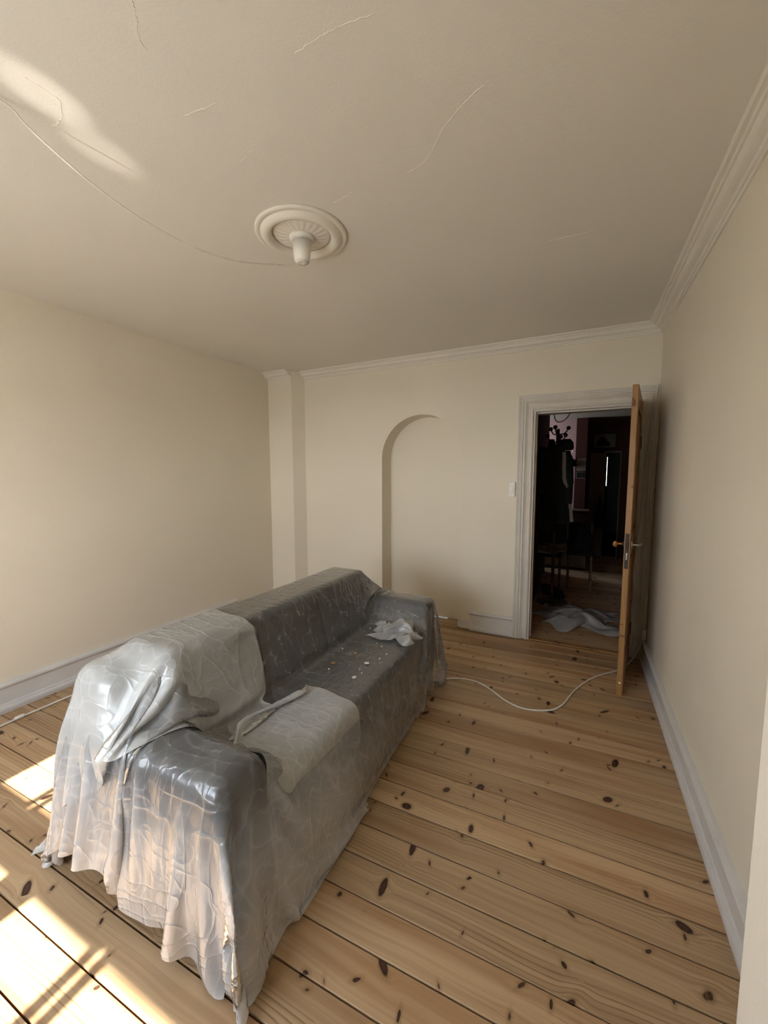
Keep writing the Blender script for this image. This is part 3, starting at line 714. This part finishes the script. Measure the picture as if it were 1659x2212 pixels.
# ------------------------------------------------------------------ things lying on the seat
def seat_z(x, y):
    d = np.hypot(XB[..., 0]-x, XB[..., 1]-y); i = np.unravel_index(d.argmin(), d.shape); return float(XB[i][2])
def crumple(cx_, cy_, w, d, h, seed, n=26):
    r = np.random.RandomState(seed); u, v = np.meshgrid(np.linspace(-1, 1, n), np.linspace(-1, 1, n), indexing='ij')
    z = np.zeros_like(u)
    for k in range(9):
        a = r.uniform(0, 2*PI); f = r.uniform(1.5, 5); ph = r.uniform(0, 6.28)
        z += np.abs(np.sin(f*(u*math.cos(a)+v*math.sin(a))+ph))*r.uniform(.3, 1)/f*1.8
    z = (z-z.min())/(z.max()-z.min())
    edge = 1+.16*np.sin(5*np.arctan2(v, u)+r.uniform(0, 6))+.1*np.sin(9*np.arctan2(v, u)+r.uniform(0, 6))
    env = np.clip(1.15-np.maximum(abs(u), abs(v))**2, .12, 1)
    X = np.stack([cx_+u*w*edge+.3*h*np.sin(7*v), cy_+v*d*edge+.3*h*np.sin(6*u), z*h*env], -1)
    return X
def scrap(name, cx_, cy_, w, d, h, seed, base, mat, label, cat):
    X = crumple(cx_, cy_, w, d, h, seed)
    for i in range(X.shape[0]):
        for j in range(X.shape[1]): X[i, j, 2] += base(X[i, j, 0], X[i, j, 1])+.006
    return tag(film_mesh(name, X, mat, boost=lambda V: np.full(len(V), .4)), label, cat)
scrap('plastic_scrap', -1.04, 2.28, .14, .09, .10, 5, lambda x, y: max(seat_z(x, y), .452), M['scrap'], 'torn crumpled scrap of clear plastic lying on the covered seat', 'plastic scrap')
def chip(x, y, s, mat, label, group=None, seed=0):
    s *= .72; r = random.Random(seed); bm = B(); n = 7; z = seat_z(x, y)+.004
    pts = [(x+s*math.cos(2*PI*k/n)*r.uniform(.6, 1.1), y+s*.8*math.sin(2*PI*k/n)*r.uniform(.6, 1.1)) for k in range(n)]
    t = r.uniform(-.3, .3); a = [bm.verts.new((px, py, z+abs(t)*s+(px-x)*t)) for px, py in pts]; b = [bm.verts.new((px, py, z+abs(t)*s+(px-x)*t+.005)) for px, py in pts]
    for k in range(n): bm.faces.new((a[k], a[(k+1) % n], b[(k+1) % n], b[k]))
    bm.faces.new(a); bm.faces.new(b)
    tag(obj('plaster_chip', bm, mat), label, 'plaster chip', group)
for k, (x, y, s, lab) in enumerate(((-1.20, 1.79, .020, 'rounded orange paint flake near the backrest on the covered seat'), (-1.15, 1.95, .016, 'smallest orange paint flake lying alone on the covered seat'), (-1.19, 2.22, .022, 'orange paint flake beside a long white plaster chip on the seat'))):
    chip(x, y, s, M['chiporange'], lab, 'orange paint flakes on the seat', k)
for k, (x, y, s, lab) in enumerate(((-1.16, 2.21, .026, 'long white plaster chip beside an orange flake on the seat'), (-1.01, 1.70, .022, 'white plaster chip among crumbs near the front of the seat'), (-1.03, 1.87, .02, 'white plaster chip halfway along the covered seat'))):
    chip(x, y, s, M['chip'], lab, 'white plaster chips on the seat', 20+k)
for k, (x, y, s) in enumerate(((-1.25, 1.97, .008), (-1.18, 1.72, .007), (-1.05, 2.1, .008), (-1.1, 2.13, .006), (-.99, 1.95, .007), (-.98, 2.02, .008), (-1.24, 2.3, .008), (-1.03, 1.79, .006), (-1.0, 1.76, .006))):
    chip(x, y, s, M['chip'], 'tiny white crumb of plaster on the plastic covered seat', 'plaster crumbs on the seat', 40+k)

# ------------------------------------------------------------------ the dark hall beyond the doorway
HY0 = D+WT; HCZ = 2.42
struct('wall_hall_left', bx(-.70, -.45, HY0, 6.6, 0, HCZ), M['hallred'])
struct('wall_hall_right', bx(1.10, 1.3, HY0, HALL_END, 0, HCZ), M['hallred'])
bm = B(); box(bm, -1.7, -1.5, 6.4, 7.6, 0, 1.45); box(bm, -1.7, -1.5, 6.4, 7.6, 2.3, HCZ); box(bm, -1.7, -1.5, 6.4, 6.80, 1.45, 2.3); box(bm, -1.7, -1.5, 7.32, 7.6, 1.45, 2.3)
struct('wall_side_window', bm, M['hallpink'])
struct('wall_side_near', bx(-1.7, -.70, 6.4, 6.6, 0, HCZ), M['hallred'])
struct('wall_hall_pink', bx(-1.7, -.09, 7.40, 7.6, 0, HCZ), M['hallpink'])
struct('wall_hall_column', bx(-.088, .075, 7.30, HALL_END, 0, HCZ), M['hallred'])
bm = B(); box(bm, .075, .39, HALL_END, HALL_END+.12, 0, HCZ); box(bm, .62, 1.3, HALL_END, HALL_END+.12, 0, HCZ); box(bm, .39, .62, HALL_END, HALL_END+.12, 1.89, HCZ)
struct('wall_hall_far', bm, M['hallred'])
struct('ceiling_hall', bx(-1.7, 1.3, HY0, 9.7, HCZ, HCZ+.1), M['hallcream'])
bm = B(); box(bm, .1, .476, 9.4, 9.6, 0, HCZ); box(bm, .490, 1.3, 9.4, 9.6, 0, HCZ); box(bm, .476, .490, 9.4, 9.6, 0, 1.27); box(bm, .476, .490, 9.4, 9.6, 1.87, HCZ)  # narrow slit added so bare sky imitates a bright strip of light
wb = struct('wall_bath_far', bm, M['subfloor'])
tl_ = B(); box(tl_, 0, .10, 0, .012, 0, .17)
bmesh.ops.recalc_face_normals(tl_, faces=tl_.faces[:]); tme = bpy.data.meshes.new('tile'); tl_.to_mesh(tme); tl_.free(); tme.materials.append(M['teal'])
for i in range(3):
    for k in range(11):
        o = bpy.data.objects.new('tile', tme); COL.objects.link(o); o.parent = wb; o.location = (.502+i*.104, 9.386, .30+k*.174)
struct('wall_bath_left', bx(.1, .3, HALL_END+.12, 9.4, 0, HCZ), M['teal']); struct('wall_bath_right', bx(.85, 1.3, HALL_END+.12, 9.4, 0, HCZ), M['teal'])
portal('hall_window_portal', (-1.6, 7.06, 1.875), (0, -PI/2, 0), .85, .52)
struct('floor_bath', bx(.1, 1.3, HALL_END+.2, 9.6, -.1, 0), M['darkwood'])
# pale door ajar at the far end
pd = empty('door_2', (.27, HALL_END, 0), kind='structure')
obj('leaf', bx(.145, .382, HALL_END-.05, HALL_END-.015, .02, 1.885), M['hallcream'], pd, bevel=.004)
obj('handle', bx(.345, .36, HALL_END-.075, HALL_END-.05, 1.0, 1.10), M['iron'], pd)
bm = B(); [box(bm, *q) for q in ((.38, .395, HALL_END-.02, HALL_END, 0, 1.92), (.615, .635, HALL_END-.02, HALL_END, 0, 1.92), (.395, .615, HALL_END-.02, HALL_END, 1.89, 1.92))]
struct('trim_7', bm, M['hallcream'])
# framed print
pf = empty('picture_frame', (.365, HALL_END, 2.1), 'dark framed print of an arched building hung above the far doors', 'picture')
bm = B(); x0, x1, z0, z1 = .185, .544, 1.972, 2.238
for q in ((x0, x1, z0, z0+.012), (x0, x1, z1-.012, z1), (x0, x0+.012, z0+.012, z1-.012), (x1-.012, x1, z0+.012, z1-.012)): box(bm, q[0], q[1], HALL_END-.022, HALL_END, q[2], q[3])
obj('frame', bm, M['black'], pf)
obj('mount', bx(x0+.012, x1-.012, HALL_END-.010, HALL_END-.006, z0+.012, z1-.012), M['hallcream'], pf)
bm = bx(x0+.05, x1-.10, HALL_END-.013, HALL_END-.010, z0+.04, z0+.11)
ap = [(.235+.09+.075*math.cos(PI*k/16)-.02+.02, 2.08+.095*math.sin(PI*k/16)) for k in range(17)]
vs = [bm.verts.new((x, HALL_END-.0135, z)) for x, z in ap]; bm.faces.new(vs)
obj('print', bm, M['black'], pf)
# notices on the column
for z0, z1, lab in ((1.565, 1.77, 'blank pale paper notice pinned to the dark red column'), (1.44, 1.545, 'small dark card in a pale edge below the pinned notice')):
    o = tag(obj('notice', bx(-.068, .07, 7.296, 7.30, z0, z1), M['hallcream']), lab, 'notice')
    if z0 < 1.5: obj('card', bx(-.06, .062, 7.294, 7.296, z0+.012, z1-.005), M['black'], o)
# sideboard
sb_ = empty('sideboard', (-.25, 7.1, 0), 'low dark sideboard under the pink wall in the hall', 'sideboard')
obj('top', bx(-.6, .14, 6.86, 7.28, .915, .945), M['darkwood'], sb_); obj('body', bx(-.58, .12, 6.90, 7.28, .04, .915), M['hallcream'], sb_)
for k in range(3): obj('door', bx(-.575+k*.232, -.35+k*.232, 6.885, 6.90, .10, .89), M['hallcream'], sb_)
# coat stand with coats
cs = empty('coat_stand', (-.25, 5.0, 0), 'dark coat stand carrying black coats just inside the hall', 'coat stand')
bm = B(); tube(bm, [(-.25, 5.0, .02), (-.25, 5.0, 2.02)], .018, 12); obj('pole', bm, M['darkwood'], cs)
bm = B(); lathe(bm, [(.17, 0), (.17, .015), (.03, .04)], 24, (-.25, 5.0, 0)); obj('foot', bm, M['darkwood'], cs)
for k in range(6):
    a = k*PI/3+.3; ca, sa = math.cos(a), math.sin(a); bm = B(); zz = 1.93 if k % 2 else 2.02
    tube(bm, smooth_path([(-.25+.015*ca, 5+.015*sa, zz-.06), (-.25+.07*ca, 5+.07*sa, zz-.05), (-.25+.11*ca, 5+.11*sa, zz)], 5), .007, 8)
    bmesh.ops.create_icosphere(bm, subdivisions=2, radius=.024, matrix=Matrix.Translation((-.25+.112*ca, 5+.112*sa, zz+.01))); obj('hook', bm, M['darkwood'], cs)
def coat(cx_, cy_, zt, zb, wt, wb_, dp, seed, mat, label, pale=None, grp=None):
    r = random.Random(seed); ph = r.uniform(0, 6); bm = B(); secs = []
    for k in range(13):
        t = k/12; z = zt+(zb-zt)*t
        w = (wt*min(1, .35+3*t) + (wb_-wt)*t); d = dp*min(1, .5+2.5*t)*(1+.25*t)
        secs.append(((cx_+.02*math.sin(3*t+ph), cy_+.015*math.sin(4*t+ph), z), w, d, (lambda tt: (lambda a: 1+.10*tt*math.sin(7*a+ph)+.05*tt*math.sin(12*a+2*ph)))(t)))
    loft(bm, secs, 36); root = empty('coat', (cx_, cy_, zb), label, 'coat', grp); obj('body', bm, mat, root, smooth=True)
    for s in (-1, 1):
        bm = B(); tube(bm, smooth_path([(cx_+s*wt*.7, cy_-.02, zt-.10), (cx_+s*wt*1.05, cy_-.05, zt-.3), (cx_+s*(wt*1.1), cy_-.06, zt-.62)], 5), lambda t: .062-.012*t, 12); obj('sleeve', bm, mat, root, smooth=True)
    if pale is not None:
        bm = B(); P = smooth_path([(cx_+wt*.15, cy_-dp-.005, zt-.05), (cx_+wt*.35, cy_-dp-.03, zt-.35), (cx_+wt*1.0, cy_-dp*1.0, (zt+zb)/2-.05), (cx_+wb_*1.06, cy_-dp*.6, zb+.02)], 6)
        for a, b in zip(P, P[1:]): quad(bm, a, b, b+Vector((.035, .012, 0)), a+Vector((.035, .012, 0)))
        o = obj('lining', bm, pale, root); m = o.modifiers.new('s', 'SOLIDIFY'); m.thickness = .006
coat(-.325, 4.93, 1.90, .86, .08, .105, .09, 1, M['black'], 'long black coat on the hall stand next to the door lining')
coat(-.20, 4.92, 1.80, .96, .07, .105, .10, 2, M['black'], 'black coat showing its pale lining on the hall stand', M['hallcream'])
coat(-.26, 5.12, 1.86, .70, .12, .15, .10, 3, M['black'], 'black coat hung at the back of the hall stand')
bm = B(); lathe(bm, [(.075, 1.78), (.085, 1.80), (.08, 1.86), (.05, 1.90), (.002, 1.905)], 20, (-.165, 4.99, 0))
cap_ = tag(obj('cap', bm, M['black'], smooth=True), 'black round cap hooked on the coat stand', 'cap')
# hooks, cap and mitten on the pink wall
for x, z, lab in ((-.165, 1.86, 'bent white wire hook on the pink wall above the cap'), (-.165, 1.60, 'bent white wire hook on the pink wall above the mitten')):
    bm = B(); tube(bm, smooth_path([(x+.03, 7.39, z+.06), (x+.02, 7.36, z), (x-.03, 7.33, z-.06), (x-.045, 7.33, z-.04)], 5), .005, 6); tag(obj('wire_hook', bm, M['white']), lab, 'hook')
bm = B(); lathe(bm, [(.09, 1.64), (.10, 1.66), (.08, 1.74), (.02, 1.78)], 18, (-.16, 7.29, 0)); tag(obj('cap', bm, M['black'], smooth=True), 'dark cap hanging from a wire hook on the pink wall', 'cap')
bm = B(); loft(bm, [((-.17, 7.33, 1.52), .03, .025, None), ((-.155, 7.32, 1.44), .05, .03, None), ((-.15, 7.32, 1.37), .055, .03, None), ((-.15, 7.32, 1.31), .03, .02, None)], 14)
M['red'] = plain('red_knit', (.22, .01, .012), .9); tag(obj('mitten', bm, M['red'], smooth=True), 'red mitten hanging on the pink wall in the hall', 'mitten')
# hanging bag on the far door
bm = B(); loft(bm, [((.33, 8.07, 1.15), .018, .02, None), ((.33, 8.07, 1.05), .03, .03, None), ((.34, 8.06, .85), .075, .05, None), ((.355, 8.06, .62), .10, .06, None), ((.36, 8.06, .55), .08, .05, None)], 18)
sh_ = tag(obj('garment_bag', bm, M['black'], smooth=True), 'black tapered bag hanging against the pale far door', 'bag')
# shoe table with sneakers
st = empty('shoe_table', (-.33, 5.42, 0), 'small black table under the coats with sneakers on it', 'table')
TT = .515
obj('top', bx(-.445, -.17, 5.28, 5.56, TT-.03, TT), M['black'], st)
for x in (-.435, -.205):
    for y in (5.30, 5.525): obj('leg', bx(x, x+.022, y, y+.022, 0, TT-.03), M['darkwood'], st)
def sneaker(cx_, cy_, z, rot, label, mats, grp):
    root = empty('sneaker', (cx_, cy_, z), label, 'shoe', grp)
    def sec(bm, prof, mat, nm):
        rings = []
        for (u, w, z0, z1, n_) in prof:
            rings.append([bm.verts.new((u+.0, w*math.cos(2*PI*k/14), (z0+z1)/2+(z1-z0)/2*math.sin(2*PI*k/14))) for k in range(14)])
        for a, b in zip(rings, rings[1:]):
            for k in range(14): bm.faces.new((a[k], a[(k+1) % 14], b[(k+1) % 14], b[k]))
        bm.faces.new(rings[0]); bm.faces.new(rings[-1])
        bmesh.ops.transform(bm, matrix=Matrix.Translation((cx_, cy_, z)) @ Matrix.Rotation(rot, 4, 'Z'), verts=bm.verts[:])
        return obj(nm, bm, mat, root, smooth=True)
    sec(B(), [(-.135, .02, .004, .022, 0), (-.12, .035, 0, .026, 0), (-.04, .038, 0, .026, 0), (.06, .046, 0, .024, 0), (.12, .036, .002, .024, 0), (.14, .015, .008, .022, 0)], mats[0], 'sole')
    sec(B(), [(-.13, .022, .02, .085, 0), (-.10, .036, .02, .10, 0), (-.05, .038, .02, .095, 0), (.02, .040, .02, .075, 0), (.08, .040, .02, .055, 0), (.125, .022, .02, .040, 0)], mats[1], 'upper')
    for k in range(3):
        bm = B(); u = -.02+.025*k; tube(bm, smooth_path([(u, -.034, .06-.006*k), (u, 0, .096-.013*k), (u, .034, .06-.006*k)], 4), .004, 6)
        bmesh.ops.transform(bm, matrix=Matrix.Translation((cx_, cy_, z)) @ Matrix.Rotation(rot, 4, 'Z'), verts=bm.verts[:]); obj('lace', bm, mats[0], root)
M['shoewhite'] = plain('shoe_white', (.62, .58, .52), .6); M['shoegrey'] = plain('shoe_grey', (.28, .24, .21), .7, var=.3)
sneaker(-.36, 5.35, TT, -.1, 'pale sneaker set straight along the edge of the shoe table', (M['shoewhite'], M['shoegrey']), 'sneakers on the hall table')
sneaker(-.28, 5.48, TT, .35, 'pale sneaker set askew behind the other one on the shoe table', (M['shoewhite'], M['shoegrey']), 'sneakers on the hall table')
sneaker(-.27, 5.44, .0, -.2, 'black shoe standing on the floor right under the shoe table', (M['black'], M['black']), 'dark shoes on the hall floor')
sneaker(-.24, 5.26, .0, -.3, 'black shoe standing on the floor between shoe table and coat stand', (M['black'], M['black']), 'dark shoes on the hall floor')
# dark chair with clothes
ch = empty('chair', (.03, 5.85, 0), 'black chair with pale wooden legs behind the coats', 'chair')
obj('seat', bx(-.13, .19, 5.70, 6.05, .45, .49), M['black'], ch, bevel=.01)
obj('backrest', bx(-.12, .18, 6.03, 6.06, .62, .86), M['black'], ch, bevel=.01)
for x in (-.12, .155):
    for y in (5.71, 6.02):
        z1 = .86 if y > 6 else .45
        bm = B(); tube(bm, [(x+.012, y+.012, 0), (x+.012, y+.012, z1)], .014, 10); obj('leg', bm, M['oak'] if y < 6 else M['darkwood'], ch)
bm = B(); loft(bm, [((.03, 5.87, .495), .15, .15, lambda a: 1+.08*math.sin(5*a)), ((.03, 5.87, .60), .15, .14, lambda a: 1+.1*math.sin(4*a+1)), ((.02, 5.88, .72), .11, .11, lambda a: 1+.1*math.sin(6*a)), ((.02, 5.9, .80), .04, .05, None)], 28)
tag(obj('clothes_heap', bm, M['black'], smooth=True), 'heap of black clothes on the hall chair', 'clothes')
# loose plastic on the hall floor, hanging cable
Xh = crumple(.03, 4.52, .36, .36, .13, 12, 48); Xh[..., 2] = np.maximum(Xh[..., 2]*.9, 0)+.004
tag(film_mesh('plastic_sheet', Xh, M['scrap'], boost=lambda V: np.full(len(V), .2)), 'loose crumpled clear plastic sheet on the hall floor inside the doorway', 'plastic sheet')
bm = B(); tube(bm, smooth_path([(-.10, 5.6, 2.42), (-.12, 5.6, 2.33), (-.18, 5.6, 2.22), (-.25, 5.6, 2.17), (-.31, 5.6, 2.19), (-.33, 5.6, 2.27), (-.33, 5.6, 2.42)], 6), .006, 8)
tag(obj('hall_cable', bm, M['cable'], smooth=True), 'white cable looping down from the hall ceiling', 'cable')
